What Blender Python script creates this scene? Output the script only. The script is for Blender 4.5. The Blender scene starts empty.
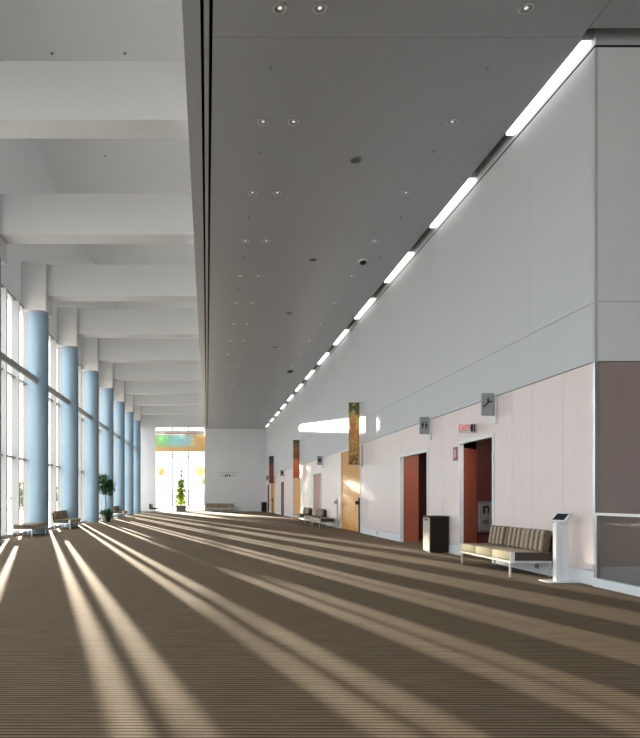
import bpy, bmesh, math, random
from mathutils import Vector, Matrix
random.seed(7)
S = bpy.context.scene
C = S.collection

# ------------------------------------------------------------------ camera
F = 620.0; VX, VY = 207.0, 498.0; H = 1.33          # focal length (px), vanishing point, eye height
cam = bpy.data.cameras.new('camera'); camo = bpy.data.objects.new('camera', cam); C.objects.link(camo)
cam.sensor_fit = 'HORIZONTAL'; cam.sensor_width = 36.0; cam.lens = 36.0*F/640
cam.shift_x = (320-VX)/640; cam.shift_y = (VY-369)/640
cam.clip_end = 2000; cam.clip_start = 0.05
camo.location = (0, 0, H); camo.rotation_euler = (math.pi/2, 0, 0)
S.camera = camo

# ------------------------------------------------------------------ light
SUN = 44.0; SKY = 2.9
w = bpy.data.worlds.new('sky'); S.world = w; w.use_nodes = True
bg = w.node_tree.nodes['Background']; bg.inputs[0].default_value = (0.88, 0.945, 1.0, 1); bg.inputs[1].default_value = SKY
sd = bpy.data.lights.new('sun', 'SUN'); so = bpy.data.objects.new('sun', sd); C.objects.link(so)
sd.energy = SUN; sd.angle = math.radians(0.6); sd.color = (1.0, 0.83, 0.64)
sdir = Vector((-0.274, 1.0, 0.1065)).normalized()
so.rotation_euler = sdir.to_track_quat('Z', 'Y').to_euler(); so.location = (-20, 40, 20)

S.view_settings.view_transform = 'Standard'; S.view_settings.look = 'None'
S.view_settings.exposure = 0.28; S.view_settings.gamma = 1.0; S.view_settings.use_curve_mapping = False
try:
    S.cycles.max_bounces = 14; S.cycles.diffuse_bounces = 8; S.cycles.transparent_max_bounces = 24
    S.cycles.caustics_reflective = False; S.cycles.caustics_refractive = False
    S.cycles.sample_clamp_indirect = 8.0; S.cycles.use_denoising = True
except Exception: pass

# ------------------------------------------------------------------ materials
def N(nt, t, **kw):
    n = nt.nodes.new(t)
    for k, v in kw.items(): setattr(n, k, v)
    return n
M = {}
def mat(name, col, rough=0.6, metal=0.0, var=0.06, scale=6.0, spec=0.5, stretch=None, bump=0.0, emit=0.0, emit_col=None, coat=0.0):
    m = bpy.data.materials.new(name); m.use_nodes = True; nt = m.node_tree
    b = nt.nodes['Principled BSDF']
    b.inputs['Roughness'].default_value = rough; b.inputs['Metallic'].default_value = metal
    b.inputs['Specular IOR Level'].default_value = spec; b.inputs['Coat Weight'].default_value = coat
    tc = N(nt, 'ShaderNodeTexCoord'); mp = N(nt, 'ShaderNodeMapping')
    if stretch: mp.inputs['Scale'].default_value = stretch
    no = N(nt, 'ShaderNodeTexNoise'); no.inputs['Scale'].default_value = scale; no.inputs['Detail'].default_value = 4
    cr = N(nt, 'ShaderNodeMix', data_type='RGBA')
    lo = [max(0, c*(1-var)) for c in col]; hi = [min(1, c*(1+var)) for c in col]
    cr.inputs[6].default_value = (*lo, 1); cr.inputs[7].default_value = (*hi, 1)
    L = nt.links.new
    L(tc.outputs['Object'], mp.inputs[0]); L(mp.outputs[0], no.inputs['Vector']); L(no.outputs['Fac'], cr.inputs[0]); L(cr.outputs[2], b.inputs['Base Color'])
    if bump:
        bp = N(nt, 'ShaderNodeBump'); bp.inputs['Strength'].default_value = bump; bp.inputs['Distance'].default_value = 0.01
        L(no.outputs['Fac'], bp.inputs['Height']); L(bp.outputs[0], b.inputs['Normal'])
    if emit:
        b.inputs['Emission Color'].default_value = (*(emit_col or col), 1); b.inputs['Emission Strength'].default_value = emit
    M[name] = m; return m
mat('white_paint', (0.66, 0.68, 0.71), 0.75, var=0.02, scale=1.5)
mat('beam_paint', (0.67, 0.69, 0.72), 0.8, var=0.02, scale=1.2)
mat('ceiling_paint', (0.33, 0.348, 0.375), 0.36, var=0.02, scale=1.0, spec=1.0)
mat('grey_panel', (0.55, 0.565, 0.59), 0.62, var=0.03, scale=1.0)
mat('pink_panel', (0.75, 0.645, 0.625), 0.34, var=0.10, scale=3.0, stretch=(1, 9, 0.7), bump=0.08)
mat('mullion_grey', (0.46, 0.455, 0.46), 0.45, var=0.02)
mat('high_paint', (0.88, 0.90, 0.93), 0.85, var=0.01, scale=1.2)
mat('mauve_panel', (0.36, 0.285, 0.27), 0.4, var=0.12, scale=3.0, stretch=(9, 1, 0.7))
mat('return_panel', (0.80, 0.81, 0.83), 0.6, var=0.02)
mat('joint', (0.10, 0.10, 0.10), 0.8)
mat('slot_black', (0.006, 0.006, 0.006), 0.8)
mat('white_gloss', (0.74, 0.76, 0.78), 0.35, var=0.02)
mat('column_blue', (0.205, 0.315, 0.425), 0.45, var=0.03, scale=2.0)
mat('steel_grey', (0.36, 0.36, 0.37), 0.35, 0.5, var=0.04)
mat('steel_bright', (0.62, 0.63, 0.65), 0.28, 0.85, var=0.03)
mat('sign_grey', (0.30, 0.315, 0.33), 0.4, 0.3, var=0.03)
mat('black', (0.012, 0.011, 0.011), 0.5)
mat('bin_brown', (0.016, 0.010, 0.008), 0.6, var=0.1, spec=0.2)
mat('cream', (0.46, 0.40, 0.33), 0.6)
mat('red_wall', (0.42, 0.115, 0.07), 0.42, var=0.10, scale=3.0, stretch=(1, 1, 0.3))
mat('red_door', (0.36, 0.12, 0.085), 0.4, var=0.06)
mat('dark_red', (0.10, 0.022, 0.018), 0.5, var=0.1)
mat('orange_wood', (0.60, 0.26, 0.03), 0.5, var=0.16, scale=4.0, stretch=(6, 6, 0.5))
mat('sign_white', (0.75, 0.74, 0.72), 0.5)
mat('red_letter', (0.75, 0.03, 0.03), 0.5, emit=0.5, emit_col=(0.9, 0.04, 0.04))
mat('plaque_red', (0.33, 0.07, 0.11), 0.4, var=0.1)
mat('plaque_pale', (0.60, 0.30, 0.36), 0.4)
mat('seat_fabric_lit', (0.44, 0.385, 0.235), 0.9, var=0.15, scale=60)  # window light on the seat fronts is put into this cream colour
mat('dark_vinyl', (0.045, 0.030, 0.022), 0.5, var=0.1)
mat('pot_grey', (0.17, 0.16, 0.15), 0.7, var=0.1)
mat('pot_pale', (0.52, 0.48, 0.40), 0.6, var=0.1)
mat('soil', (0.03, 0.02, 0.015), 0.95)
mat('leaf_dark', (0.022, 0.085, 0.020), 0.5, var=0.5, scale=9)
mat('leaf_lime', (0.34, 0.42, 0.03), 0.5, var=0.4, scale=6)
mat('leaf_yellow', (0.80, 0.62, 0.22), 0.6, var=0.3, scale=4)
mat('leaf_pale', (0.30, 0.36, 0.20), 0.7, var=0.3, scale=2)
mat('bark', (0.16, 0.11, 0.07), 0.9, var=0.2, scale=20)
mat('bark_pale', (0.42, 0.38, 0.32), 0.9, var=0.2, scale=20)
mat('paving', (0.42, 0.41, 0.39), 0.9, var=0.1, scale=0.3)
mat('lamp_tube', (0.9, 0.9, 0.9), 0.5, emit=1.6, emit_col=(1.0, 0.98, 0.95))
mat('fill_lamp_glass', (0.9, 0.9, 0.9), 0.5, emit=75.0, emit_col=(1.0, 0.95, 0.88))  # glow of the fill lamps added inside the vestibules
mat('ceiling_fitting', (0.30, 0.31, 0.32), 0.6)
mat('bulb', (0.9, 0.9, 0.88), 0.3, emit=0.5, emit_col=(1, 0.97, 0.9))
mat('screen', (0.02, 0.022, 0.025), 0.12)
mat('wall_far_building', (0.8, 0.8, 0.78), 0.9, var=0.1, scale=0.5)

def stripe_fabric(name, c1, c2, c3, axis=1, freq=24.0):
    m = bpy.data.materials.new(name); m.use_nodes = True; nt = m.node_tree; L = nt.links.new
    b = nt.nodes['Principled BSDF']; b.inputs['Roughness'].default_value = 0.9
    tc = N(nt, 'ShaderNodeTexCoord'); sp = N(nt, 'ShaderNodeSeparateXYZ'); L(tc.outputs['Object'], sp.inputs[0])
    mu = N(nt, 'ShaderNodeMath', operation='MULTIPLY'); L(sp.outputs[axis], mu.inputs[0]); mu.inputs[1].default_value = freq
    fr = N(nt, 'ShaderNodeMath', operation='FRACT'); L(mu.outputs[0], fr.inputs[0])
    rp = N(nt, 'ShaderNodeValToRGB'); rp.color_ramp.interpolation = 'CONSTANT'
    e = rp.color_ramp.elements; e[0].color = (*c1, 1); e[1].position = 0.36; e[1].color = (*c2, 1)
    k = e.new(0.68); k.color = (*c3, 1); k = e.new(0.86); k.color = (*c1, 1)
    L(fr.outputs[0], rp.inputs[0])
    no = N(nt, 'ShaderNodeTexNoise'); no.inputs['Scale'].default_value = 38; L(tc.outputs['Object'], no.inputs['Vector'])
    mx = N(nt, 'ShaderNodeMix', data_type='RGBA', blend_type='MULTIPLY'); mx.inputs[0].default_value = 0.7
    r2 = N(nt, 'ShaderNodeValToRGB'); r2.color_ramp.elements[0].position = 0.35; r2.color_ramp.elements[0].color = (0.45, 0.42, 0.4, 1); r2.color_ramp.elements[1].position = 0.6
    L(no.outputs['Fac'], r2.inputs[0]); L(rp.outputs[0], mx.inputs[6]); L(r2.outputs[0], mx.inputs[7]); L(mx.outputs[2], b.inputs['Base Color'])
    M[name] = m
stripe_fabric('stripe_fabric', (0.46, 0.38, 0.28), (0.13, 0.09, 0.06), (0.28, 0.215, 0.15), 1, 6.4)

def carpet():
    m = bpy.data.materials.new('carpet'); m.use_nodes = True; nt = m.node_tree; L = nt.links.new
    b = nt.nodes['Principled BSDF']; b.inputs['Roughness'].default_value = 0.95; b.inputs['Specular IOR Level'].default_value = 0.15
    tc = N(nt, 'ShaderNodeTexCoord'); mp = N(nt, 'ShaderNodeMapping'); mp.inputs['Scale'].default_value = (0.9, 1, 1); L(tc.outputs['Object'], mp.inputs[0])
    sp = N(nt, 'ShaderNodeSeparateXYZ'); L(mp.outputs[0], sp.inputs[0])
    mu = N(nt, 'ShaderNodeMath', operation='MULTIPLY'); L(sp.outputs[1], mu.inputs[0]); mu.inputs[1].default_value = 2*math.pi/0.046
    sn = N(nt, 'ShaderNodeMath', operation='SINE'); L(mu.outputs[0], sn.inputs[0])
    ms = N(nt, 'ShaderNodeMapping'); ms.inputs['Scale'].default_value = (2.2, 60, 1); L(tc.outputs['Object'], ms.inputs[0])
    no = N(nt, 'ShaderNodeTexNoise'); no.inputs['Scale'].default_value = 1.0; no.inputs['Detail'].default_value = 3; L(ms.outputs[0], no.inputs['Vector'])
    nf = N(nt, 'ShaderNodeTexNoise'); nf.inputs['Scale'].default_value = 70; nf.inputs['Detail'].default_value = 2; L(tc.outputs['Object'], nf.inputs['Vector'])
    a1 = N(nt, 'ShaderNodeMath', operation='MULTIPLY_ADD'); L(sn.outputs[0], a1.inputs[0]); a1.inputs[1].default_value = 0.26; a1.inputs[2].default_value = 0.0
    a2 = N(nt, 'ShaderNodeMath', operation='MULTIPLY_ADD'); L(no.outputs['Fac'], a2.inputs[0]); a2.inputs[1].default_value = 0.7; L(a1.outputs[0], a2.inputs[2])
    a3 = N(nt, 'ShaderNodeMath', operation='MULTIPLY_ADD'); L(nf.outputs['Fac'], a3.inputs[0]); a3.inputs[1].default_value = 0.3; L(a2.outputs[0], a3.inputs[2])
    rp = N(nt, 'ShaderNodeValToRGB'); e = rp.color_ramp.elements
    e[0].position = 0.20; e[0].color = (0.052, 0.038, 0.025, 1); e[1].position = 0.80; e[1].color = (0.275, 0.200, 0.128, 1)
    L(a3.outputs[0], rp.inputs[0]); L(rp.outputs[0], b.inputs['Base Color'])
    bp = N(nt, 'ShaderNodeBump'); bp.inputs['Strength'].default_value = 0.25; bp.inputs['Distance'].default_value = 0.006
    L(a3.outputs[0], bp.inputs['Height']); L(bp.outputs[0], b.inputs['Normal'])
    M['carpet'] = m
carpet()

def glass(name, tint, refl=0.5):
    m = bpy.data.materials.new(name); m.use_nodes = True; nt = m.node_tree; L = nt.links.new
    nt.nodes.remove(nt.nodes['Principled BSDF'])
    out = nt.nodes['Material Output']
    tr = N(nt, 'ShaderNodeBsdfTransparent'); tr.inputs[0].default_value = (*tint, 1)
    gl = N(nt, 'ShaderNodeBsdfGlossy'); gl.inputs['Roughness'].default_value = 0.02
    lw = N(nt, 'ShaderNodeLayerWeight'); lw.inputs[0].default_value = 0.5
    pw = N(nt, 'ShaderNodeMath', operation='POWER'); L(lw.outputs['Facing'], pw.inputs[0]); pw.inputs[1].default_value = 4.0
    ma = N(nt, 'ShaderNodeMath', operation='MULTIPLY_ADD'); L(pw.outputs[0], ma.inputs[0]); ma.inputs[1].default_value = refl; ma.inputs[2].default_value = 0.03
    mx = N(nt, 'ShaderNodeMixShader'); L(ma.outputs[0], mx.inputs[0]); L(tr.outputs[0], mx.inputs[1]); L(gl.outputs[0], mx.inputs[2])
    L(mx.outputs[0], out.inputs['Surface']); M[name] = m
glass('window_glass', (0.97, 0.985, 0.98), 0.35)
glass('rail_glass', (0.95, 0.965, 0.96), 0.25)

def print_mat(name, stops, axis, scale, mixc, translucent, thr=(0.45, 0.55), stretch=(1, 1, 1), ncol2=None):
    """flat print: bands of colour along an axis, broken up with noise blotches"""
    m = bpy.data.materials.new(name); m.use_nodes = True; nt = m.node_tree; L = nt.links.new
    out = nt.nodes['Material Output']; b = nt.nodes['Principled BSDF']; b.inputs['Roughness'].default_value = 0.6
    tc = N(nt, 'ShaderNodeTexCoord'); no = N(nt, 'ShaderNodeTexNoise'); no.inputs['Scale'].default_value = scale; no.inputs['Detail'].default_value = 3
    mp = N(nt, 'ShaderNodeMapping'); mp.inputs['Scale'].default_value = stretch; L(tc.outputs['Generated'], mp.inputs[0]); L(mp.outputs[0], no.inputs['Vector'])
    sp = N(nt, 'ShaderNodeSeparateXYZ'); L(tc.outputs['Generated'], sp.inputs[0])
    ad = N(nt, 'ShaderNodeMath', operation='MULTIPLY_ADD'); L(no.outputs['Fac'], ad.inputs[0]); ad.inputs[1].default_value = 0.3; L(sp.outputs[axis], ad.inputs[2])
    sb = N(nt, 'ShaderNodeMath', operation='SUBTRACT'); L(ad.outputs[0], sb.inputs[0]); sb.inputs[1].default_value = 0.15
    rp = N(nt, 'ShaderNodeValToRGB'); e = rp.color_ramp.elements
    e[0].position, e[0].color = stops[0][0], (*stops[0][1], 1); e[1].position, e[1].color = stops[-1][0], (*stops[-1][1], 1)
    for p, c in stops[1:-1]: k = e.new(p); k.color = (*c, 1)
    L(sb.outputs[0], rp.inputs[0])
    n2 = N(nt, 'ShaderNodeTexNoise'); n2.inputs['Scale'].default_value = scale*2.3; n2.inputs['Detail'].default_value = 2; L(mp.outputs[0], n2.inputs['Vector'])
    r2 = N(nt, 'ShaderNodeValToRGB'); r2.color_ramp.elements[0].position = thr[0]; r2.color_ramp.elements[1].position = thr[1]; L(n2.outputs['Fac'], r2.inputs[0])
    col = rp.outputs[0]
    if ncol2:     # a second colour band low on the print
        zz = N(nt, 'ShaderNodeMath', operation='MULTIPLY_ADD'); L(n2.outputs['Fac'], zz.inputs[0]); zz.inputs[1].default_value = -0.5; L(sp.outputs[2], zz.inputs[2])
        r3 = N(nt, 'ShaderNodeValToRGB'); r3.color_ramp.elements[0].position = 0.0; r3.color_ramp.elements[0].color = (1, 1, 1, 1); r3.color_ramp.elements[1].position = 0.14; r3.color_ramp.elements[1].color = (0, 0, 0, 1); L(zz.outputs[0], r3.inputs[0])
        m3 = N(nt, 'ShaderNodeMix', data_type='RGBA'); L(r3.outputs[0], m3.inputs[0]); L(col, m3.inputs[6]); m3.inputs[7].default_value = (*ncol2, 1); col = m3.outputs[2]
    mx = N(nt, 'ShaderNodeMix', data_type='RGBA'); L(r2.outputs[0], mx.inputs[0]); L(col, mx.inputs[6]); mx.inputs[7].default_value = (*mixc, 1)
    mf = N(nt, 'ShaderNodeMath', operation='MULTIPLY'); L(r2.outputs[0], mf.inputs[0]); mf.inputs[1].default_value = 0.45; L(mf.outputs[0], mx.inputs[0])
    L(mx.outputs[2], b.inputs['Base Color'])
    if translucent:
        t = N(nt, 'ShaderNodeBsdfTranslucent'); L(mx.outputs[2], t.inputs[0])
        ms = N(nt, 'ShaderNodeMixShader'); ms.inputs[0].default_value = 0.26; L(b.outputs[0], ms.inputs[1]); L(t.outputs[0], ms.inputs[2]); L(ms.outputs[0], out.inputs['Surface'])
    M[name] = m
print_mat('mural_print', [(0.0, (0.55, 0.78, 0.42)), (0.16, (0.40, 0.76, 0.40)), (0.30, (0.50, 0.82, 0.78)), (0.5, (0.48, 0.80, 0.86)), (0.68, (0.62, 0.84, 0.88)), (0.78, (0.85, 0.72, 0.50)), (1.0, (0.88, 0.66, 0.25))], 0, 5.0, (0.86, 0.82, 0.66), True, (0.5, 0.62), (3.0, 1, 1.2), (0.90, 0.64, 0.28))
print_mat('banner_print_a', [(0.0, (0.10, 0.055, 0.02)), (0.3, (0.52, 0.30, 0.07)), (0.6, (0.52, 0.17, 0.07)), (0.78, (0.50, 0.34, 0.07)), (0.86, (0.11, 0.13, 0.05)), (1.0, (0.06, 0.07, 0.03))], 2, 1.6, (0.78, 0.58, 0.22), False, (0.5, 0.6), (1, 1, 4))
print_mat('banner_print_b', [(0.0, (0.55, 0.06, 0.03)), (0.3, (0.80, 0.16, 0.05)), (0.46, (0.72, 0.20, 0.08)), (0.52, (0.20, 0.05, 0.03)), (0.75, (0.35, 0.12, 0.05)), (0.86, (0.13, 0.15, 0.06)), (1.0, (0.05, 0.06, 0.03))], 2, 3.0, (0.50, 0.32, 0.14), False, (0.55, 0.65), (1, 1, 5))
print_mat('banner_print_c', [(0.0, (0.10, 0.02, 0.02)), (0.35, (0.25, 0.04, 0.035)), (0.62, (0.30, 0.07, 0.05)), (0.72, (0.06, 0.06, 0.055)), (1.0, (0.035, 0.04, 0.04))], 2, 3.0, (0.35, 0.28, 0.22), False, (0.58, 0.7), (1, 1, 5))

# ------------------------------------------------------------------ mesh helpers
class MB:
    def __init__(s): s.v = []; s.f = []; s.sm = []
    def add(s, vs, fs, smooth=False):
        o = len(s.v); s.v += [tuple(v) for v in vs]
        s.f += [tuple(i+o for i in f) for f in fs]; s.sm += [smooth]*len(fs); return s
    def box(s, x0, x1, y0, y1, z0, z1, m=None):
        vs = [Vector(p) for p in ((x0,y0,z0),(x1,y0,z0),(x1,y1,z0),(x0,y1,z0),(x0,y0,z1),(x1,y0,z1),(x1,y1,z1),(x0,y1,z1))]
        if m: vs = [m @ v for v in vs]
        return s.add(vs, [(0,3,2,1),(4,5,6,7),(0,1,5,4),(1,2,6,5),(2,3,7,6),(3,0,4,7)])
    def rbox(s, x0, x1, y0, y1, z0, z1, r=0.02, seg=2, m=None):
        bm = bmesh.new(); bmesh.ops.create_cube(bm, size=1)
        for v in bm.verts: v.co = Vector(((x0+x1)/2+v.co.x*(x1-x0), (y0+y1)/2+v.co.y*(y1-y0), (z0+z1)/2+v.co.z*(z1-z0)))
        bmesh.ops.bevel(bm, geom=list(bm.edges), offset=r, segments=seg, profile=0.5, affect='EDGES')
        bm.verts.index_update()
        vs = [(m @ v.co) if m else v.co.copy() for v in bm.verts]; fs = [tuple(v.index for v in f.verts) for f in bm.faces]
        bm.free(); return s.add(vs, fs, True)
    def cyl(s, p0, p1, r0, r1=None, n=12, cap=True):
        r1 = r0 if r1 is None else r1; p0 = Vector(p0); p1 = Vector(p1); d = (p1-p0).normalized()
        a = d.orthogonal().normalized(); b = d.cross(a)
        vs = [p0+(a*math.cos(t)+b*math.sin(t))*r0 for t in [2*math.pi*i/n for i in range(n)]] + [p1+(a*math.cos(t)+b*math.sin(t))*r1 for t in [2*math.pi*i/n for i in range(n)]]
        s.add(vs, [(i, (i+1)%n, n+(i+1)%n, n+i) for i in range(n)], True)
        if cap: s.add(vs, [tuple(range(n-1,-1,-1)), tuple(range(n, 2*n))])
        return s
    def lathe(s, prof, n=24, c=(0,0,0), closed=False):
        vs = []; fs = []; k = len(prof)
        for (r, z) in prof:
            for i in range(n):
                t = 2*math.pi*i/n; vs.append((c[0]+r*math.cos(t), c[1]+r*math.sin(t), c[2]+z))
        for j in range(k-1 if not closed else k):
            j2 = (j+1) % k
            for i in range(n): fs.append((j*n+i, j*n+(i+1)%n, j2*n+(i+1)%n, j2*n+i))
        return s.add(vs, fs, True)
    def prism(s, pts, axis, a0, a1):
        """polygon pts in the plane normal to axis ('x','y','z'), extruded a0..a1"""
        def P(u, v, a): return {'x': (a,u,v), 'y': (u,a,v), 'z': (u,v,a)}[axis]
        n = len(pts); vs = [P(u,v,a0) for u,v in pts]+[P(u,v,a1) for u,v in pts]
        return s.add(vs, [tuple(range(n-1,-1,-1)), tuple(range(n,2*n))]+[(i,(i+1)%n,n+(i+1)%n,n+i) for i in range(n)])
    def mesh(s, name):
        me = bpy.data.meshes.new(name); me.from_pydata(s.v, [], s.f); me.update()
        bm = bmesh.new(); bm.from_mesh(me); bmesh.ops.recalc_face_normals(bm, faces=bm.faces); bm.to_mesh(me); bm.free()
        me.polygons.foreach_set('use_smooth', s.sm); me.update(); return me
    def build(s, name, m, parent=None, loc=None, rz=0):
        o = bpy.data.objects.new(name, s.mesh(name)); C.objects.link(o)
        o.data.materials.append(M[m])
        if any(s.sm): o.modifiers.new('edges', 'EDGE_SPLIT').split_angle = math.radians(40)
        if parent: o.parent = parent
        if loc: o.location = loc
        o.rotation_euler.z = rz
        return o
def tag(o, label=None, cat=None, group=None, kind=None):
    if label: o['label'] = label
    if cat: o['category'] = cat
    if group: o['group'] = group
    if kind: o['kind'] = kind
    return o
def thing(name, label, cat, loc=(0,0,0), rz=0, group=None):
    o = bpy.data.objects.new(name, None); C.objects.link(o); o.empty_display_size = 0.2
    o.location = loc; o.rotation_euler.z = rz
    return tag(o, label, cat, group)
def struct(name, mb, m, label=None):
    o = mb.build(name, m); o['kind'] = 'structure'
    if label: o['label'] = label
    return o
KIDS = {}
def copy_tree(o, parent=None):
    c = o.copy(); C.objects.link(c); c.parent = parent
    for ch in [k for k in list(bpy.data.objects) if k.parent == o]: copy_tree(ch, c)
    return c
def B(*a, **k): return MB().box(*a, **k)
def text_mesh(txt, size, depth):
    cu = bpy.data.curves.new('t', 'FONT'); cu.body = txt; cu.size = size; cu.extrude = depth; cu.align_x = 'CENTER'; cu.align_y = 'CENTER'
    o = bpy.data.objects.new('t', cu); C.objects.link(o)
    me = bpy.data.meshes.new_from_object(o); bpy.data.objects.remove(o); return me

# ------------------------------------------------------------------ the hall: dimensions
XR = 5.87                      # right wall face
XG = -6.85                     # glazing plane
XC, RC = -6.30, 0.365          # column line, radius
YC0, BAY = 23.2, 5.38          # column nearest the sun star, bay
YF = 61.7                      # far wall
YB = -8.6                      # wall behind the camera
YK = 9.38                      # corner where the right wall turns away
ZC = 8.24                      # lower ceiling
ZT = 15.4                      # high ceiling over the window bay
XS = -0.35                     # edge of the lower ceiling
ZP = 3.39                      # top of the pink panels
YCOL = [YC0+BAY*n for n in range(-5, 7)]

struct('ground', B(-400, 300, -60, 500, -0.6, -0.35), 'paving')
fl = struct('floor', B(XG-0.25, 14, YB, YF+0.1, -0.3, 0), 'carpet', 'brown ribbed carpet floor crossed by sun streaks')

# ceilings -----------------------------------------------------------
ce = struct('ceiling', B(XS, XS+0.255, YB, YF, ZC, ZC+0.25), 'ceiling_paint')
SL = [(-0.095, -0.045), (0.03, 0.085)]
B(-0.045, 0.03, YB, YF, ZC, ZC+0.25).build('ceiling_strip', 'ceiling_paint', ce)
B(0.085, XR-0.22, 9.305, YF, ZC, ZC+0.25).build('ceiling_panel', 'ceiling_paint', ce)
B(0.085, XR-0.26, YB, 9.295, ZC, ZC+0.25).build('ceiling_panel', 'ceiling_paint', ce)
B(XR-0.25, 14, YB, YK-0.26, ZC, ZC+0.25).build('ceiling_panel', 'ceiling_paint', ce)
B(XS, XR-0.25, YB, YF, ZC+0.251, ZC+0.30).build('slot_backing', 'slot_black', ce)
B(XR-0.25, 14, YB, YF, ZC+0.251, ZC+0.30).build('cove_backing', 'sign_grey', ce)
B(XS, XS+0.25, YB, YF, ZC+0.30, ZT).build('fascia', 'high_paint', ce)
struct('ceiling', B(XG-0.3, XS+0.25, YB, YF, ZT, ZT+0.3), 'high_paint')

# left wall ----------------------------------------------------------
struct('wall_left', B(XG-0.25, XG+0.02, YB, YF, 8.38, ZT), 'high_paint')
struct('baseboard_left', B(XG-0.2, XG+0.12, YB, YF, 0, 0.10), 'white_gloss')
# far wall with the tall window opening
WX0, WX1, WZ1 = -5.17, -0.20, 8.40
struct('wall_far', B(XG-0.25, WX0, YF, YF+0.12, 0, ZT).box(WX1, XR+0.3, YF, YF+0.12, 0, ZT).box(WX0, WX1, YF, YF+0.12, WZ1, ZT), 'white_paint')
struct('baseboard_far', B(WX1, XR, YF-0.02, YF, 0, 0.22), 'white_gloss')
struct('wall_back', B(XG-0.25, -6.2, YB-0.12, YB, 0, ZT).box(5.4, 14, YB-0.12, YB, 0, ZT).box(-6.2, 5.4, YB-0.12, YB, 8.2, ZT), 'white_paint')
bw = B(-6.2, 5.4, YB-0.11, YB-0.01, 0, 0.1).box(-6.2, 5.4, YB-0.11, YB-0.01, 8.1, 8.2).build('window_20', 'steel_grey'); bw['kind'] = 'structure'; bw['label'] = 'wide end window behind the viewer'
for i in range(8):
    x0, x1 = -6.2+i*1.45, -6.2+(i+1)*1.45
    B(x0+0.035, x1-0.035, YB-0.07, YB-0.055, 0.1, 8.1).build('pane', 'window_glass', bw)
    B(x0-0.035 if i else x0, x0+0.035, YB-0.11, YB-0.01, 0.1, 8.1).build('mullion', 'mullion_grey', bw)

# columns, beams, tubes ---------------------------------------------
COLS = []
t = thing('column', 'tall round light blue column along the window wall', 'column', (XC, YCOL[0], 0), 0, 'blue columns along the windows')
MB().cyl((0,0,0), (0,0,8.19), RC, n=48).build('shaft', 'column_blue', t)
MB().cyl((0,0,8.19), (0,0,8.25), RC+0.004, n=48).build('rim', 'steel_grey', t)
for y in YCOL[1:]:
    c = copy_tree(t); c.location = (XC, y, 0)
b0 = thing('beam', 'deep white concrete beam crossing under the high ceiling', 'beam', (0, YCOL[0], 0), 0, 'white beams over the window bay')
B(XC+RC, XS, -0.1, 0.55, 8.86, 10.03).build('span', 'beam_paint', b0)
B(XG+0.02, XC+RC, -RC, 0.55, 8.251, 10.03).build('pier', 'beam_paint', b0)
for y in YCOL[1:]:
    c = copy_tree(b0); c.location.y = y
t0 = None
for i in range(len(YCOL)-1):
    if t0 is None:
        t0 = thing('tie_tube', 'grey steel tube spanning between two blue columns', 'tube', (XC, YCOL[i], 5.67), 0, 'steel tubes between the columns')
        MB().cyl((0, RC-0.01, 0), (0, BAY-RC+0.01, 0), 0.12, n=16).build('tube', 'steel_grey', t0)
        for k in (1, 2, 3):
            B(XG+0.24-XC, -0.05, BAY*k/4-0.02, BAY*k/4+0.02, -0.05, 0.0).build('bracket', 'white_gloss', t0)
    else:
        c = copy_tree(t0); c.location.y = YCOL[i]

# windows on the left ------------------------------------------------
ZS = [0.10, 2.75, 5.58, 8.38]
win0 = None
def window_left(y0):
    o = B(XG-0.04, XG+0.10, 0, BAY, 8.28, 8.38).build('window', 'steel_grey', loc=(0, y0, 0))
    for k in range(4):
        yk = BAY*k/4
        B(XG-0.02, XG+0.23, yk-0.05, yk+0.05, 0.10, 8.28).build('mullion', 'mullion_grey', o)
        for j in range(3):
            B(XG-0.01, XG+0.01, yk+0.05, yk+BAY/4-0.05, ZS[j]+0.035, ZS[j+1]-0.035).build('pane', 'window_glass', o)
    for z in ZS[1:3]:
        B(XG-0.03, XG+0.11, 0.05, BAY-0.05, z-0.035, z+0.035).build('transom', 'steel_grey', o)
    return o
ys = YCOL + [YCOL[-1]+BAY]
ys = [YCOL[0]-BAY] + ys
for i in range(len(ys)-1):
    if win0 is None: win0 = o = window_left(ys[i])
    else: o = copy_tree(win0); o.location.y = ys[i]
    o.name = 'window_%d' % (i+1); o['kind'] = 'structure'
    o['label'] = 'tall window bay with white fins between blue columns'

# far window ----------------------------------------------------------
fw = B(WX0, WX1, YF+0.02, YF+0.12, WZ1-0.07, WZ1).box(WX0, WX1, YF+0.02, YF+0.12, 0, 0.10).box(WX0, WX0+0.07, YF+0.02, YF+0.12, 0.1, WZ1-0.07).box(WX1-0.07, WX1, YF+0.02, YF+0.12, 0.1, WZ1-0.07).build('window_%d' % (len(ys)), 'white_gloss')
fw['kind'] = 'structure'; fw['label'] = 'tall end window with a colourful printed band near its top'
FXS = [WX0+0.07, -3.43, -1.84, WX1-0.07]; FZS = [0.10, 5.41, 7.60, WZ1-0.07]
for x in FXS[1:3]: B(x-0.05, x+0.05, YF+0.02, YF+0.12, 0.1, WZ1-0.07).build('mullion', 'sign_grey', fw)
for z in FZS[1:3]:
    for a, b_ in zip(FXS[:-1], FXS[1:]): B(a+0.035, b_-0.035, YF+0.03, YF+0.11, z-0.05, z+0.05).build('transom', 'sign_grey', fw)
for a, b_ in zip(FXS[:-1], FXS[1:]):
    for c_, d_ in zip(FZS[:-1], FZS[1:]): B(a+0.03, b_-0.03, YF+0.06, YF+0.075, c_+0.03, d_-0.03).build('pane', 'window_glass', fw)

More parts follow.
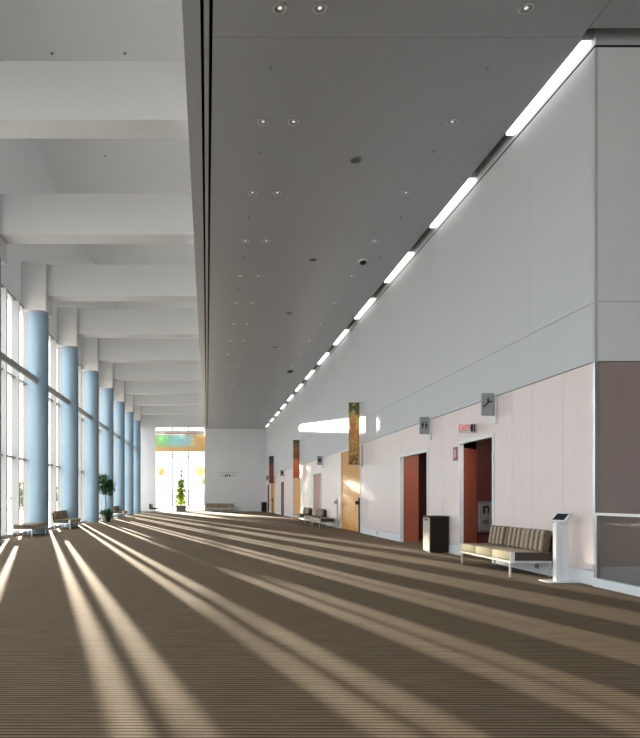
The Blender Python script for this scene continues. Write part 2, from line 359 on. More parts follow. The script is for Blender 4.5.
# right wall -----------------------------------------------------------
OPEN = [(12.66, 14.44, 2.64), (16.44, 18.83, 2.62), (23.63, 27.16, ZP), (31.80, 34.10, 2.70), (38.63, 42.16, ZP), (47.30, 48.90, 2.58), (53.63, 57.16, ZP), (58.60, 59.80, 2.58)]
X1, X2 = XR+0.03, XR+0.08
wb = MB(); spans = []; y = YK
for (a, b_, h) in OPEN: spans.append((y, a)); wb.box(X1, X2, max(y, YK+0.26), a, 0, ZP); y = b_
spans.append((y, YF)); wb.box(X1, X2, y, YF, 0, ZP)
for (a, b_, h) in OPEN:
    if h < ZP: wb.box(X1, X2, a, b_, h, ZP)
wb.box(X1, X2, YK+0.26, YF, ZP, ZC+0.2)
wr = struct('wall_right', wb, 'joint')
G = 0.004
PCACHE = {}
def panel(x0, x1, y0, y1, z0, z1, m, parent, name='panel'):
    key = tuple(round(v, 3) for v in (x1-x0, y1-y0, z1-z0))+(m,)
    if key in PCACHE:
        o = bpy.data.objects.new(name, PCACHE[key]); C.objects.link(o); o.parent = parent
    else:
        o = B(-(x1-x0)/2, (x1-x0)/2, -(y1-y0)/2, (y1-y0)/2, -(z1-z0)/2, (z1-z0)/2).build(name, m, parent); PCACHE[key] = o.data
    o.location = ((x0+x1)/2, (y0+y1)/2, (z0+z1)/2); return o
for (a, b_) in spans:
    if a == YK: cuts = [YK+0.04, 10.22, 11.20, 11.93, 12.66]
    else:
        n = max(1, round((b_-a)/0.95)); cuts = [a+(b_-a)*i/n for i in range(n+1)]
    for p, q in zip(cuts[:-1], cuts[1:]): panel(XR, X1, p+G, q-G, 0.23, ZP-G, 'pink_panel', wr, 'pink_panel')
    bb = B(XR-0.015, X1, a, b_, 0.0, 0.222).build('baseboard_right', 'white_gloss'); bb['kind'] = 'structure'
for (a, b_, h) in OPEN:
    if h < ZP: panel(XR, X1, a+G, b_-G, h+0.002, ZP-G, 'pink_panel', wr, 'pink_panel')
ZJ = 4.30
y = YK+0.002; first = True
while y < YF-0.01:
    y2 = min(YF, y+(1.92 if first else 3.76)); first = False
    if YF-y2 < 0.5: y2 = YF
    panel(XR, X1, y+G*.5, y2-G*.5, ZP+0.012, ZJ-G, 'grey_panel', wr, 'grey_panel'); panel(XR, X1, y+G*.5, y2-G*.5, ZJ+G, ZC-0.09, 'grey_panel', wr, 'grey_panel')
    y = y2
# return wall (turns away from the hall at the corner)
rw = struct('wall_return', B(XR+0.031, 14, YK+0.03, YK+0.25, 0, ZC+0.2), 'joint')
xx = [XR+0.04, 7.4, 8.9, 10.4, 11.9, 13.99]
for p, q in zip(xx[:-1], xx[1:]):
    panel(p+G, q-G, YK, YK+0.03, 0.30, ZP-G, 'mauve_panel', rw, 'mauve_panel')
    panel(p+G*.5, q-G*.5, YK, YK+0.03, ZP+0.012, ZJ-G, 'return_panel', rw, 'grey_panel'); panel(p+G*.5, q-G*.5, YK, YK+0.03, ZJ+G, ZC-0.09, 'return_panel', rw, 'grey_panel')
struct('baseboard_return', B(XR+0.04, 13.99, YK-0.015, YK+0.03, 0, 0.295), 'mullion_grey')
struct('trim_1', B(XR-0.008, XR+0.045, YK-0.012, YK+0.045, 0.0, ZP), 'steel_bright', 'steel corner strip of the pink wall')
struct('trim_2', B(XR, XR+0.045, YK, YK+0.045, ZP+0.003, ZC-0.09), 'grey_panel')
struct('wall_side', B(13.99, 14.2, YB, YK+0.25, 0, ZC+0.2), 'mauve_panel')

# cove: recessed slot along the right wall with lamp strips
struct('trim_3', B(XR-0.005, XR+0.03, YK, YF, ZC-0.09, ZC-0.06).box(XR, 14, YK-0.005, YK+0.03, ZC-0.09, ZC-0.06), 'slot_black')
struct('trim_4', B(XR+0.005, XR+0.03, YK, YF, ZC-0.06, ZC+0.25).box(XR+0.03, 14, YK+0.005, YK+0.03, ZC-0.06, ZC+0.25), 'grey_panel')
y = 9.42; k = 0
lamp0 = None
while y < YF-2.5:
    if lamp0 is None:
        lamp0 = thing('cove_lamp', 'long white fluorescent strip lamp in the ceiling cove above the right wall', 'lamp', (XR-0.11, y, ZC), 0, 'strip lamps in the ceiling cove')
        B(-0.105, 0.105, 0, 2.42, 0.05, 0.20).build('housing', 'white_gloss', lamp0)
        B(-0.06, 0.085, 0.02, 2.40, 0.0, 0.05).build('tube', 'lamp_tube', lamp0)
        c = lamp0
    else:
        c = copy_tree(lamp0); c.location.y = y
    y += 4.05

# ------------------------------------------------------------------ doorways
def frame(o, a, b_, h, w=0.06, m='white_gloss'):
    B(XR-0.025, X2, a, a+w, 0, h-w).build('frame', m, o); B(XR-0.025, X2, b_-w, b_, 0, h-w).build('frame', m, o); B(XR-0.025, X2, a, b_, h-w, h).build('frame', m, o)
def door(n, a, b_, h, label):
    o = bpy.data.objects.new('door_%d' % n, None); C.objects.link(o); o.location = (0, 0, 0); o['kind'] = 'structure'; o['label'] = label
    return o
# open entrances with red lined vestibules
for n, (a, b_, h) in ((1, OPEN[0]), (2, OPEN[1])):
    d = door(n, a, b_, h, ['open entrance with red lining and a public telephone inside', 'open entrance with dark red lining beside the bin'][n-1])
    frame(d, a, b_, h)
    yb0, yb1 = (a-0.8, b_+1.6) if n == 1 else (a-0.3, b_+1.2)
    v = MB()
    v.box(X2, 9.2, yb0-0.1, yb0, 0, 3.0); v.box(9.2, 9.3, yb0-0.1, yb1+0.1, 0, 3.0); v.box(X2, 9.2, yb0-0.1, yb1+0.1, 3.0, 3.1); v.box(X2, 9.2, yb1, yb1+0.1, 0, 3.0)
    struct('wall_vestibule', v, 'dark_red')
    lm = thing('fill_lamp', ['unseen fill lamp added on the ceiling of the telephone entrance', 'unseen fill lamp added on the ceiling of the entrance by the bin'][n-1], 'lamp', (6.5, (a+b_)/2-0.5, 3.0))  # unseen lamp, added to light the red partition
    MB().cyl((0,0,-0.001), (0,0,-0.03), 0.20, n=20).build('housing', 'white_gloss', lm); MB().lathe([(0.18, -0.031), (0.15, -0.06), (0.001, -0.075)], 20).build('diffuser', 'fill_lamp_glass', lm)
    if n == 1:
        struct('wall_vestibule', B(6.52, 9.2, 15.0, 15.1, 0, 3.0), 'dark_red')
        p = MB(); u = Vector((6.72-X2, 15.32-14.40, 0)); q = Vector((-u.y, u.x, 0)).normalized()*0.05
        pts = [(X2+0.002, 14.40), (6.52, 14.97), (6.52, 15.10), (X2+0.002, 14.52)]
        p.prism(pts, 'z', 0, 2.50); struct('wall_partition', p, 'red_wall', 'red slanted partition just inside the entrance')
    else:
        struct('wall_partition', B(X2+0.002, 6.42, b_-0.02, b_+0.1, 0, 2.995), 'red_wall', 'red inner side of the entrance beside the bin')
# orange double doors
for n, k in ((3, 2), (4, 4), (5, 6)):
    a, b_, h = OPEN[k]; d = door(n, a, b_, h, 'tall orange wooden double door flush in the pink wall')
    frame(d, a, b_, h-0.005, 0.09)
    mid = (a+b_)/2
    for (p, q) in ((a+0.093, mid-0.004), (mid+0.004, b_-0.093)): B(XR+0.02, XR+0.06, p, q, 0.01, h-0.10).build('leaf', 'orange_wood', d)
    B(XR+0.062, X2, a+0.09, b_-0.09, 0, h-0.1).build('backing', 'black', d)
for n, k, m in ((6, 3, 'red_door'), (7, 5, 'dark_red'), (8, 7, 'dark_red')):
    a, b_, h = OPEN[k]; d = door(n, a, b_, h, {6: 'rose red door in a white frame', 7: 'dark red door far down the pink wall', 8: 'dark red door close to the far wall'}[n])
    frame(d, a, b_, h, 0.09, 'white_gloss' if n == 6 else 'dark_red')
    if n == 6: mid = (a+b_)/2; L_ = [(a+0.093, mid-0.004), (mid+0.004, b_-0.093)]
    else: L_ = [(a+0.093, b_-0.093)]
    for (p, q) in L_:
        lf = B(XR+0.03, XR+0.065, p, q, 0.01, h-0.095).build('leaf', m, d)
        MB().cyl((XR-0.04, p+0.1, 1.0), (XR+0.03, p+0.1, 1.0), 0.015, n=8).cyl((XR-0.04, p+0.09, 1.0), (XR-0.04, p+0.22, 1.0), 0.012, n=8).build('handle', 'steel_bright', lf)
    B(XR+0.067, X2, a+0.09, b_-0.09, 0, h-0.09).build('backing', 'black', d)

# ------------------------------------------------------------------ glass guard rail at the corner
gr = thing('guard_rail', 'glass guard rail with steel handrail meeting the pink wall corner', 'railing', (XR, 0, 0))
B(-0.05, 0.05, -6, YK-0.02, 0, 0.13).build('plinth', 'white_gloss', gr)
y = YK-0.10
B(-0.02, 0.02, YK-0.075, YK-0.025, 0.13, 1.07).build('end_post', 'steel_bright', gr)
while y > -5.5:
    B(-0.008, 0.008, y-1.50, y-0.01, 0.13, 1.07).build('glass_panel', 'rail_glass', gr); y -= 1.515
B(-0.035, 0.035, -6, YK-0.02, 1.07, 1.11).build('handrail', 'steel_bright', gr)

# ------------------------------------------------------------------ settees and benches
def settee_mesh(name, L=2.07, back=True, n=3, label='', cat='settee', group=None):
    """local: long side along y, front towards -x, back towards +x; base at z=0"""
    t = thing(name, label, cat, (0,0,0), 0, group)
    D = 0.35; hl = L/2
    for sx in (-D+0.02, D-0.02):
        for sy in (-hl+0.05, hl-0.05):
            B(sx-0.013, sx+0.013, sy-0.013, sy+0.013, 0, 0.27).build('leg', 'steel_bright', t)
    B(-D, D, -hl, -hl+0.03, 0.235, 0.272).box(-D, D, hl-0.03, hl, 0.235, 0.272).box(-D, -D+0.03, -hl+0.03, hl-0.03, 0.235, 0.272).box(D-0.03, D, -hl+0.03, hl-0.03, 0.235, 0.272).build('frame', 'steel_bright', t)
    B(-D+0.03, D-0.03, -hl+0.03, hl-0.03, 0.245, 0.265).build('seat_deck', 'dark_vinyl', t)
    w = L/n
    for i in range(n):
        y0 = -hl+i*w
        MB().rbox(-D, D-0.02, y0+0.006, y0+w-0.006, 0.274, 0.42, 0.025, 2).build('seat_cushion', 'seat_fabric_lit', t)
    for i in range(n):
        y0 = -hl+i*w
        B(-D+0.03, D-0.03, y0+0.02, y0+w-0.02, 0.4195, 0.424).build('seat_top', 'stripe_fabric', t)  # darker striped pad, leaves the painted window light on the fronts only
    for sy in (-hl-0.010, hl):
        B(-D+0.075, D-0.02, sy, sy+0.010, 0.275, 0.415).build('end_panel', 'dark_vinyl', t)
    for sy in (-hl-0.012, hl):
        B(-D-0.004, -D+0.07, sy, sy+0.012, 0.236, 0.42).build('corner_plate', 'white_gloss', t)
    if back:
        m = Matrix.Translation((D-0.10, 0, 0.415)) @ Matrix.Rotation(math.radians(9), 4, 'Y')
        for i in range(n):
            y0 = -hl+i*w
            MB().rbox(-0.06, 0.07, y0+0.016, y0+w-0.016, 0.0, 0.375, 0.045, 3, m).build('back_cushion', 'stripe_fabric', t)
        m2 = Matrix.Translation((D-0.10, 0, 0.30)) @ Matrix.Rotation(math.radians(9), 4, 'Y')
        MB().box(0.092, 0.108, -hl+0.01, hl-0.01, -0.04, 0.42, m2).build('back_panel', 'dark_vinyl', t)
    return t
s0 = settee_mesh('settee', label='striped three seat settee beside the slim white kiosk')
s0.location = (5.44, 11.44, 0)
def place(src, name, loc, rz, label):
    c = copy_tree(src); c.name = name; c.location = loc; c.rotation_euler.z = rz; c['label'] = label; return c
place(s0, 'settee', (5.44, 31.35, 0), 0, 'striped settee standing in front of the rose red door')
place(s0, 'settee', (5.44, 35.6, 0), 0, 'striped settee between the rose red door and the second orange door')
place(s0, 'settee', (-6.10, 27.1, 0), math.pi, 'striped settee by the window beside the potted ficus column')
place(s0, 'settee', (-6.08, 43.6, 0), math.pi, 'striped settee by the windows beyond the potted ficus')
place(s0, 'settee', (-5.0, 58.9, 0), math.pi, 'striped settee in the corner between end window and last blue column')
fs_ = settee_mesh('settee', 2.7, True, 4, 'long brown settee against the far wall under the small lettering')
fs_.location = (1.25, 61.2, 0); fs_.rotation_euler.z = math.pi/2
bn = settee_mesh('bench', 1.9, False, 3, 'backless bench by the window in front of a blue column', 'bench')
bn.location = (-6.28, 21.95, 0)
place(bn, 'bench', (5.30, 28.35, 0), 0, 'backless bench beside the tall orange door')

# ------------------------------------------------------------------ bin, kiosk, phone
bi = thing('litter_bin', 'dark brown square litter bin with cream side between the two entrances', 'bin', (5.62, 15.21, 0))
MB().rbox(-0.225, 0.225, -0.215, 0.215, 0.02, 0.86, 0.008, 1).build('body', 'bin_brown', bi)
B(-0.245, -0.226, -0.215, 0.215, 0.04, 0.85).build('side_panel', 'cream', bi)
B(-0.249, -0.246, -0.10, 0.10, 0.78, 0.82).build('opening', 'black', bi)
MB().rbox(-0.24, 0.235, -0.225, 0.225, 0.862, 0.895, 0.006, 1).build('lid', 'black', bi)
B(-0.2, 0.2, -0.19, 0.19, 0, 0.02).build('base', 'black', bi)
fb = thing('litter_bin', 'black litter bin in the corner by the far wall', 'bin', (5.60, 60.9, 0))
MB().rbox(-0.24, 0.24, -0.24, 0.24, 0.02, 0.90, 0.01, 1).build('body', 'bin_brown', fb)
MB().rbox(-0.25, 0.25, -0.25, 0.25, 0.902, 0.94, 0.006, 1).build('lid', 'black', fb)
B(-0.2, 0.2, -0.2, 0.2, 0, 0.02).build('base', 'black', fb)

ki = thing('kiosk', 'slim white kiosk stand with a tilted tablet beside the settee', 'kiosk', (5.61, 9.83, 0))
MB().rbox(-0.27, 0.27, -0.16, 0.16, 0.0, 0.018, 0.005, 1).build('base_plate', 'white_gloss', ki)
MB().rbox(-0.10, -0.025, -0.05, 0.05, 0.019, 0.95, 0.004, 1).build('pillar', 'white_gloss', ki)
MB().rbox(-0.021, 0.10, -0.05, 0.05, 0.019, 0.95, 0.004, 1).build('pillar', 'white_gloss', ki)
m = Matrix.Translation((0.0, -0.01, 1.015)) @ Matrix.Rotation(math.radians(-68), 4, 'Z') @ Matrix.Rotation(math.radians(40), 4, 'X')
hd = MB().rbox(-0.135, 0.135, -0.11, 0.11, -0.022, 0.022, 0.012, 2, m).build('tablet', 'white_gloss', ki)
MB().box(-0.10, 0.10, -0.075, 0.075, 0.0222, 0.0245, m).build('screen', 'screen', hd)
MB().cyl((0, 0, 0.945), (0, 0, 1.01), 0.05, n=12).build('neck', 'white_gloss', ki)

ph = thing('telephone', 'steel public telephone mounted on the dark wall inside the entrance', 'telephone', (6.715, 14.999, 0.88))
B(-0.19, 0.19, -0.05, 0, -0.38, 0.38).build('back_plate', 'steel_bright', ph)
B(-0.15, 0.15, -0.075, -0.051, -0.33, 0.33).build('front_plate', 'steel_grey', ph)
B(-0.075, 0.075, -0.088, -0.076, 0.08, 0.26).build('cradle', 'black', ph)
MB().rbox(-0.03, 0.03, -0.125, -0.09, -0.02, 0.20, 0.012, 2).build('handset', 'steel_bright', ph)
for i in range(3):
    for j in range(2): B(-0.06+i*0.045, -0.03+i*0.045, -0.082, -0.076, -0.12-j*0.05, -0.09-j*0.05).build('button', 'black', ph)

# ------------------------------------------------------------------ signs
def flag_sign(y, kind, label):
    t = thing('flag_sign', label, 'sign', (XR, y, 0))
    B(-0.06, -0.002, -0.045, 0.045, 2.84, 3.36).build('bracket', 'steel_bright', t)
    p = B(-0.31, -0.062, -0.02, 0.02, 3.0, 3.45).build('plate', 'sign_grey', t)
    if kind == 'people':
        for cx, wom in ((-0.235, 0), (-0.145, 1)):
            g = MB(); g.cyl((cx, -0.026, 3.305), (cx, -0.021, 3.305), 0.018, n=12)
            if wom: g.prism([(cx-0.012, 3.28), (cx+0.012, 3.28), (cx+0.038, 3.20), (cx-0.038, 3.20)], 'y', -0.026, -0.021)
            else: g.box(cx-0.03, cx+0.03, -0.026, -0.021, 3.20, 3.28)
            g.box(cx-0.016, cx-0.003, -0.026, -0.021, 3.13, 3.20).box(cx+0.003, cx+0.016, -0.026, -0.021, 3.13, 3.20)
            g.build('figure', 'black', p)
    elif kind == 'escalator':
        g = MB(); g.prism([(-0.29, 3.17), (-0.26, 3.17), (-0.15, 3.27), (-0.10, 3.27), (-0.10, 3.295), (-0.165, 3.295), (-0.27, 3.20), (-0.29, 3.20)], 'y', -0.026, -0.021)
        g.box(-0.20, -0.17, -0.026, -0.021, 3.28, 3.33); g.cyl((-0.185, -0.026, 3.345), (-0.185, -0.021, 3.345), 0.014, n=10); g.build('figure', 'black', p)
    elif kind == 'dark':
        B(-0.25, -0.12, -0.026, -0.021, 3.15, 3.33).build('figure', 'black', p)
flag_sign(12.56, 'escalator', 'grey flag sign with escalator symbol near the lit exit sign')
flag_sign(16.22, 'people', 'grey flag sign with two restroom figures above the bin')
flag_sign(31.3, 'dark', 'grey flag sign above the rose red door')
flag_sign(47.0, 'dark', 'grey flag sign above the far dark red door')
flag_sign(58.4, 'dark', 'small grey flag sign close to the far corner')

ex = thing('exit_sign', 'white exit sign with red letters above the telephone entrance', 'sign', (XR, 13.55, 2.855))
MB().rbox(-0.40, -0.004, -0.045, 0.045, -0.095, 0.095, 0.006, 1).build('housing', 'sign_white', ex)
lt = bpy.data.objects.new('lettering', text_mesh('EXIT', 0.165, 0.002)); C.objects.link(lt); lt.data.materials.append(M['red_letter'])
lt.parent = ex; lt.location = (-0.265, -0.049, 0.0); lt.rotation_euler.x = math.pi/2; lt.scale = (0.72, 1.05, 1)
B(-0.13, -0.075, -0.052, -0.046, -0.08, 0.08).box(-0.063, -0.03, -0.052, -0.046, -0.08, 0.08).box(-0.15, -0.131, -0.051, -0.046, -0.005, 0.02).build('dark_marking', 'black', ex)
pq = thing('wall_plaque', 'small dark red plaque beside the telephone entrance', 'plaque', (XR, 14.63, 2.37))
B(-0.02, -0.001, -0.11, 0.11, -0.16, 0.16).build('plate', 'plaque_red', pq)
B(-0.024, -0.021, -0.06, 0.06, -0.10, 0.11).build('print', 'plaque_pale', pq)

# banners
for y, m, lab in ((23.4, 'a', 'gold and brown banner beside the nearest tall orange door'), (38.5, 'b', 'bright red and green banner beside the middle orange door'), (53.4, 'c', 'dark red banner beside the farthest orange door')):
    t = thing('banner', lab, 'banner', (XR, y, 0))
    B(-0.52, -0.12, -0.012, 0.012, 2.60, 4.92).build('fabric', 'banner_print_'+m, t)
    MB().cyl((-0.54, 0, 4.93), (-0.002, 0, 4.93), 0.014, n=8).build('rod', 'steel_grey', t); MB().cyl((-0.54, 0, 2.59), (-0.002, 0, 2.59), 0.014, n=8).build('rod', 'steel_grey', t)
    B(-0.03, -0.001, -0.06, 0.06, 2.50, 3.33).build('bracket', 'sign_grey', t)

# reader posts
for (x, y, m, lab) in ((5.74, 23.40, 'black', 'slim black reader post at the edge of the nearest orange door'), (5.74, 27.3, 'steel_grey', 'slim grey reader post between bench and orange door'), (5.72, 53.9, 'dark_red', 'slim red brown post at the farthest orange door')):
    t = thing('reader_post', lab, 'post', (x, y, 0))
    MB().cyl((0, 0, 0), (0, 0, 0.02), 0.10, n=16).build('base', m, t)
    MB().cyl((0, 0, 0.02), (0, 0, 1.33), 0.032, n=10).build('pole', m, t)
    MB().rbox(-0.14, -0.03, -0.05, 0.05, 1.08, 1.22, 0.01, 1).build('reader', m, t)

# wall outlets
for y, z, lab in ((11.0, 0.13, 'small socket plate in the white baseboard behind the settee'), (21.3, 0.13, 'small socket plate in the white baseboard left of the entrance by the bin')):
    t = thing('wall_socket', lab, 'socket', (XR-0.0155, y, z))
    B(-0.008, 0, -0.06, 0.06, -0.05, 0.05).build('plate', 'steel_grey', t)
    MB().cyl((-0.011, -0.025, 0), (-0.008, -0.025, 0), 0.018, n=10).build('outlet', 'black', t); MB().cyl((-0.011, 0.025, 0), (-0.008, 0.025, 0), 0.018, n=10).build('outlet', 'black', t)

# lettering on the far wall (too small to read: strokes only)
t = thing('wall_lettering', 'small dark lettering with a tan line on the far wall', 'lettering', (2.1, YF, 0))
xx_ = -0.85; rr = random.Random(3)
for i in range(9):
    wd = rr.uniform(0.10, 0.17); g = MB()
    g.box(xx_, xx_+0.03, -0.02, -0.002, 3.42, 3.66).box(xx_+0.031, xx_+wd, -0.02, -0.002, rr.choice((3.42, 3.52, 3.62)), 3.66)
    g.build('letter', 'black' if 1 < i < 6 else 'steel_grey', t); xx_ += wd+0.06
for i in range(14): B(-1.0+i*0.155, -0.90+i*0.155, -0.015, -0.002, 3.83, 3.91).build('letter', 'cream', t)

# printed band in the far window
t = thing('mural', 'colourful green, blue and yellow printed band hanging in the end window', 'mural', (0, YF-0.06, 0))
B(WX0+0.04, WX1-0.04, -0.015, 0.015, 5.93, 7.58).build('print', 'mural_print', t)
for x in (WX0+0.3, (WX0+WX1)/2, WX1-0.3): B(x-0.01, x+0.01, -0.015, 0.06, 8.34, 8.36).box(x-0.006, x+0.006, -0.006, 0.006, 7.58, 8.34).build('hanger', 'steel_grey', t)
rr = random.Random(5)
mat('mark_red', (0.85, 0.12, 0.14), 0.6, emit=0.0); mat('mark_grey', (0.42, 0.40, 0.36), 0.6); mat('mark_violet', (0.35, 0.22, 0.5), 0.6); mat('mark_orange', (0.8, 0.4, 0.1), 0.6)
def translucent(m):
    nt = M[m].node_tree; b = nt.nodes['Principled BSDF']; tr = N(nt, 'ShaderNodeBsdfTranslucent'); src = b.inputs['Base Color'].links[0].from_socket
    nt.links.new(src, tr.inputs[0]); ms = N(nt, 'ShaderNodeMixShader'); ms.inputs[0].default_value = 0.08 if m.startswith('mark') or m == 'white_film' else 0.6; nt.links.new(b.outputs[0], ms.inputs[1]); nt.links.new(tr.outputs[0], ms.inputs[2]); nt.links.new(ms.outputs[0], nt.nodes['Material Output'].inputs['Surface'])
for m in ('mark_red', 'mark_grey', 'mark_violet', 'mark_orange', 'leaf_lime', 'leaf_yellow', 'leaf_pale', 'leaf_dark'): translucent(m)
mat('white_film', (0.86, 0.86, 0.85), 0.6); translucent('white_film')
B(WX0+0.04, WX1-0.04, 0.008, 0.014, 7.64, 8.02).build('film', 'white_film', t)
x = WX0+0.9
while x < WX1-0.6:
    wd = rr.uniform(0.07, 0.14); m = 'mark_red' if x < -2.0 else rr.choice(('mark_red', 'mark_orange', 'mark_violet') if x < -1.2 else ('mark_orange', 'mark_violet'))
    B(x, x+wd, -0.005, 0.005, 7.68, 7.68+rr.uniform(0.12, 0.17)).build('letter', m, t); x += wd+0.05
B(WX0+0.6, WX1-0.5, -0.005, 0.005, 7.94, 7.98).build('printed_line', 'mark_grey', t)
x = WX0+0.9
while x < WX1-0.7:
    wd = rr.uniform(0.06, 0.12); B(x, x+wd, -0.005, 0.005, 5.62, 5.70).build('letter', 'mark_grey', t); x += wd+rr.choice((0.06, 0.06, 0.3))

# ------------------------------------------------------------------ plants
def leaves(n, shape, size, seed, aspect=0.5):
    r = random.Random(seed); vs = []; fs = []
    for i in range(n):
        p = shape(r); a = Vector((r.gauss(0,1), r.gauss(0,1), r.gauss(-0.3,0.7))).normalized(); b_ = a.orthogonal().normalized()
        b_ = (Matrix.Rotation(r.uniform(0, 6.28), 3, a) @ b_)
        s = size*r.uniform(0.6, 1.25); k = len(vs); up = a.cross(b_)*s*0.12
        vs += [p, p+a*s*0.5+b_*s*aspect*0.5+up, p+a*s, p+a*s*0.5-b_*s*aspect*0.5+up]; fs += [(k, k+1, k+2), (k, k+2, k+3)]
    m = MB(); m.add(vs, fs); return m
def ball(c, rad):
    def f(r):
        while True:
            p = Vector((r.uniform(-1,1), r.uniform(-1,1), r.uniform(-1,1)))
            if p.length < 1: return Vector((c[0]+p.x*rad[0], c[1]+p.y*rad[1], c[2]+p.z*rad[2]))
    return f
t = thing('potted_ficus', 'potted ficus with round dark green crown beside a blue column', 'plant', (-5.78, 35.2, 0))
MB().lathe([(0.001, 0.0), (0.17, 0.0), (0.22, 0.36), (0.24, 0.38), (0.24, 0.42), (0.20, 0.42), (0.19, 0.36)], 20).build('pot', 'pot_pale', t)
MB().cyl((0,0,0.30), (0,0,0.38), 0.188, n=20).build('soil', 'soil', t)
MB().cyl((0,0,0.36), (0.05,0,1.0), 0.035, 0.03, n=8).cyl((0.05,0,1.0), (0.0,0,1.6), 0.03, 0.022, n=8).cyl((0,0,1.55), (-0.18,0.05,2.2), 0.02, 0.01, n=6).cyl((0,0,1.55), (0.2,-0.05,2.1), 0.02, 0.01, n=6).build('trunk', 'bark', t)
f1 = leaves(900, ball((-0.08, 0, 2.12), (0.42, 0.42, 0.60)), 0.13, 1); f2 = leaves(450, ball((0.26, 0, 1.95), (0.30, 0.35, 0.50)), 0.13, 2); f1.add(f2.v, f2.f)
tag(f1.build('foliage', 'leaf_dark', t), kind='stuff')
tag(leaves(260, ball((0, 0, 0.50), (0.34, 0.34, 0.20)), 0.12, 3).build('undergrowth', 'leaf_dark', t), kind='stuff')
t = thing('potted_plant', 'low bushy dark plant in a small pot next to the ficus', 'plant', (-5.55, 34.75, 0))
MB().lathe([(0.001, 0.0), (0.12, 0.0), (0.16, 0.26), (0.17, 0.30), (0.14, 0.30), (0.13, 0.26)], 16).build('pot', 'black', t)
tag(leaves(260, ball((0, 0, 0.46), (0.24, 0.24, 0.26)), 0.12, 4).build('foliage', 'leaf_dark', t), kind='stuff')

t = thing('potted_tree', 'tall slender lime green tree in a square grey planter by the end window', 'plant', (-2.52, 60.4, 0))
P = MB(); P.add([(-0.44,-0.44,0),(0.44,-0.44,0),(0.44,0.44,0),(-0.44,0.44,0),(-0.50,-0.50,0.60),(0.50,-0.50,0.60),(0.50,0.50,0.60),(-0.50,0.50,0.60),(-0.44,-0.44,0.60),(0.44,-0.44,0.60),(0.44,0.44,0.60),(-0.44,0.44,0.60),(-0.43,-0.43,0.5),(0.43,-0.43,0.5),(0.43,0.43,0.5),(-0.43,0.43,0.5)],
  [(3,2,1,0),(0,1,5,4),(1,2,6,5),(2,3,7,6),(3,0,4,7),(4,5,9,8),(5,6,10,9),(6,7,11,10),(7,4,8,11),(8,9,13,12),(9,10,14,13),(10,11,15,14),(11,8,12,15)])
P.build('planter', 'pot_grey', t); B(-0.43, 0.43, -0.43, 0.43, 0.45, 0.53).build('soil', 'soil', t)
MB().cyl((0,0,0.5), (0,0,4.2), 0.035, 0.008, n=8).build('trunk', 'bark', t)
def cone(z0, z1, r0, r1):
    def f(r):
        u = r.random(); a = r.uniform(0, 6.28); q = (r0+(r1-r0)*u)*math.sqrt(r.random())*(0.75+0.35*math.sin(u*24)); return Vector((q*math.cos(a), q*math.sin(a), z0+(z1-z0)*u))
    return f
tag(leaves(620, cone(0.75, 3.1, 0.50, 0.36), 0.26, 8, 0.55).build('foliage', 'leaf_lime', t), kind='stuff')
tag(leaves(150, cone(3.0, 4.35, 0.30, 0.08), 0.18, 9).build('upper_foliage', 'leaf_pale', t), kind='stuff')

# ------------------------------------------------------------------ ceiling fittings
dl = thing('downlight', 'round recessed downlight with steel ring in the lower ceiling', 'light', (1.03, 8.74, ZC), 0, 'downlights in the lower ceiling')
MB().lathe([(0.105, -0.001), (0.105, -0.012), (0.088, -0.016), (0.080, -0.012), (0.080, -0.001)], 20).build('ring', 'steel_bright', dl)
MB().lathe([(0.079, -0.010), (0.060, -0.003), (0.001, -0.0015)], 20).build('reflector', 'steel_grey', dl)
MB().lathe([(0.001, -0.016), (0.020, -0.013), (0.028, -0.004)], 12).build('bulb', 'bulb', dl)
k = 0
for r_ in range(20):
    for x in (1.03, 1.59, 4.5):
        if r_ == 0 and x == 1.03: continue
        c = copy_tree(dl); c.location = (x, 8.74+2.64*r_, ZC)
sp0 = thing('sprinkler', 'tiny sprinkler head on the lower ceiling', 'sprinkler', (0, 0, ZC), 0, 'sprinkler heads in the ceiling')
MB().cyl((0,0,-0.002), (0,0,-0.012), 0.035, n=12).build('plate', 'ceiling_fitting', sp0); MB().cyl((0,0,-0.012), (0,0,-0.03), 0.010, n=8).cyl((0,0,-0.03), (0,0,-0.034), 0.02, n=10).build('head', 'ceiling_fitting', sp0)
def on_ceiling(px, py): Y = F*(ZC-H)/(VY-py); return ((px-VX)*Y/F, Y, ZC)
first = True
for p in [(270,68), (259,152), (487,68), (434,151), (249,217), (401,217), (244,257), (380,257), (239,289), (333,300)]:
    o = sp0 if first else copy_tree(sp0); first = False; o.location = on_ceiling(*p)
hp = [(-4.9, 19.6), (-2.6, 19.6), (-4.2, 25.5), (-2.6, 14.2)]
for x, y in hp:
    o = copy_tree(sp0); o.location = (x, y, ZT); o.scale = (1.5,)*3; o['label'] = 'tiny sprinkler head on the high ceiling between the beams'; o['group'] = 'sprinkler heads on the high ceiling'
gs = None
for p in [(356,160), (313,259.5), (289,313), (275,347)]:
    if gs is None:
        gs = thing('ceiling_speaker', 'flat round dark speaker grille in the lower ceiling', 'speaker', (0,0,ZC), 0, 'round speaker grilles')
        MB().lathe([(0.12, -0.001), (0.12, -0.010), (0.105, -0.012), (0.105, -0.008)], 24).build('ring', 'sign_grey', gs)
        MB().cyl((0,0,-0.001), (0,0,-0.009), 0.104, n=24).build('grille', 'joint', gs); o = gs
    else: o = copy_tree(gs)
    o.location = on_ceiling(*p)
t = thing('dome_camera', 'dark dome security camera on the lower ceiling', 'camera', on_ceiling(363, 260.5))
MB().lathe([(0.15, -0.001), (0.15, -0.03), (0.12, -0.04), (0.001, -0.04)], 20).build('mount', 'sign_white', t)
MB().lathe([(0.105, -0.041), (0.095, -0.08), (0.06, -0.115), (0.001, -0.13)], 20).build('dome', 'black', t)
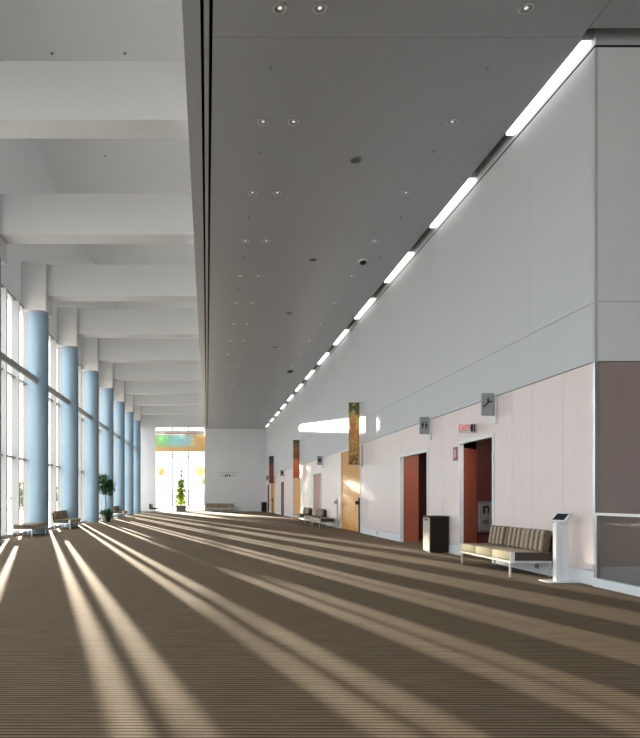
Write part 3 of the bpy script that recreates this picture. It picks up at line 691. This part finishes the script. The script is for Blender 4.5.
t = thing('smoke_detector', 'dark smoke detector far down the lower ceiling', 'detector', on_ceiling(290, 371))
MB().lathe([(0.16, -0.001), (0.16, -0.05), (0.10, -0.09), (0.001, -0.09)], 16).build('body', 'black', t)
MB().lathe([(0.20, -0.001), (0.20, -0.012), (0.161, -0.012)], 16).build('base_ring', 'sign_grey', t)

# ------------------------------------------------------------------ outside
def tree(x, y, h, r, m, label, seed, group, bark='bark_pale', rz=None, n=700, ls=0.34):
    rz = rz or r*1.1
    t = thing('tree', label, 'tree', (x, y, -0.35), 0, group)
    MB().cyl((0,0,0), (0,0,h*0.6), 0.05*h/4, 0.025*h/4, n=8).build('trunk', bark, t)
    tag(leaves(n, ball((0,0,h-rz), (r, r, rz)), r*ls, seed, 0.7).build('crown', m, t), kind='stuff')
tree(-5.1, 69.5, 5.1, 0.42, 'leaf_yellow', 'young yellow tree outside the end window pane nearer the blue columns', 21, 'trees outside the end window')
tree(-0.75, 69.5, 5.3, 0.55, 'leaf_yellow', 'young yellow tree outside the end window pane nearer the far settee', 22, 'trees outside the end window')
tree(-0.25, 67.0, 3.9, 0.35, 'leaf_lime', 'small green tree outside at the edge of the end window', 23, 'trees outside the end window')
tree(-8.45, 66.2, 11.3, 1.85, 'leaf_pale', 'tall unseen tree added outside the last window bays to shade the right wall', 31, None, rz=2.6, n=2900, ls=0.2)  # added out of view, its crown blocks sun on the right wall
for i, (x, y, h, rad) in enumerate(((-11.3, 98, 12.3, 1.7), (-14.95, 104, 12.6, 1.95), (-13.5, 91, 11.6, 1.15))):
    tree(x, y, h, rad, 'leaf_pale', ['broad unseen tree added far outside to shade the right wall', 'round unseen tree added behind its broad neighbour to shade the right wall', 'narrow unseen tree added to shade the nearest orange door'][i], 33+i, None, rz=3.2, n=2000, ls=0.24)  # hidden trees added to dim the sun coming through the end window
r = random.Random(11)
for i in range(5):
    d = (125, 140)[i%2]; a = -0.42+0.062*i
    tree(a*d, d, r.uniform(4.2, 6.0), r.uniform(2.0, 2.8), 'leaf_pale', 'hazy green tree seen through the window fins far outside', 40+i, 'trees far outside the windows')
t = thing('low_building', 'long pale low building far outside the end window', 'building', (-8, 165, -0.35))
B(-30, 26, 0, 8, 0, 3.6).build('walls', 'wall_far_building', t); B(-30.3, 26.3, -0.4, 8.3, 3.6, 3.9).build('roof', 'sign_white', t)
mat('pale_pane', (0.5, 0.56, 0.6), 0.3)
for i in range(14): B(-28+i*3.9, -25.6+i*3.9, -0.06, -0.002, 0.9, 2.7).build('window_pane', 'pale_pane', t)
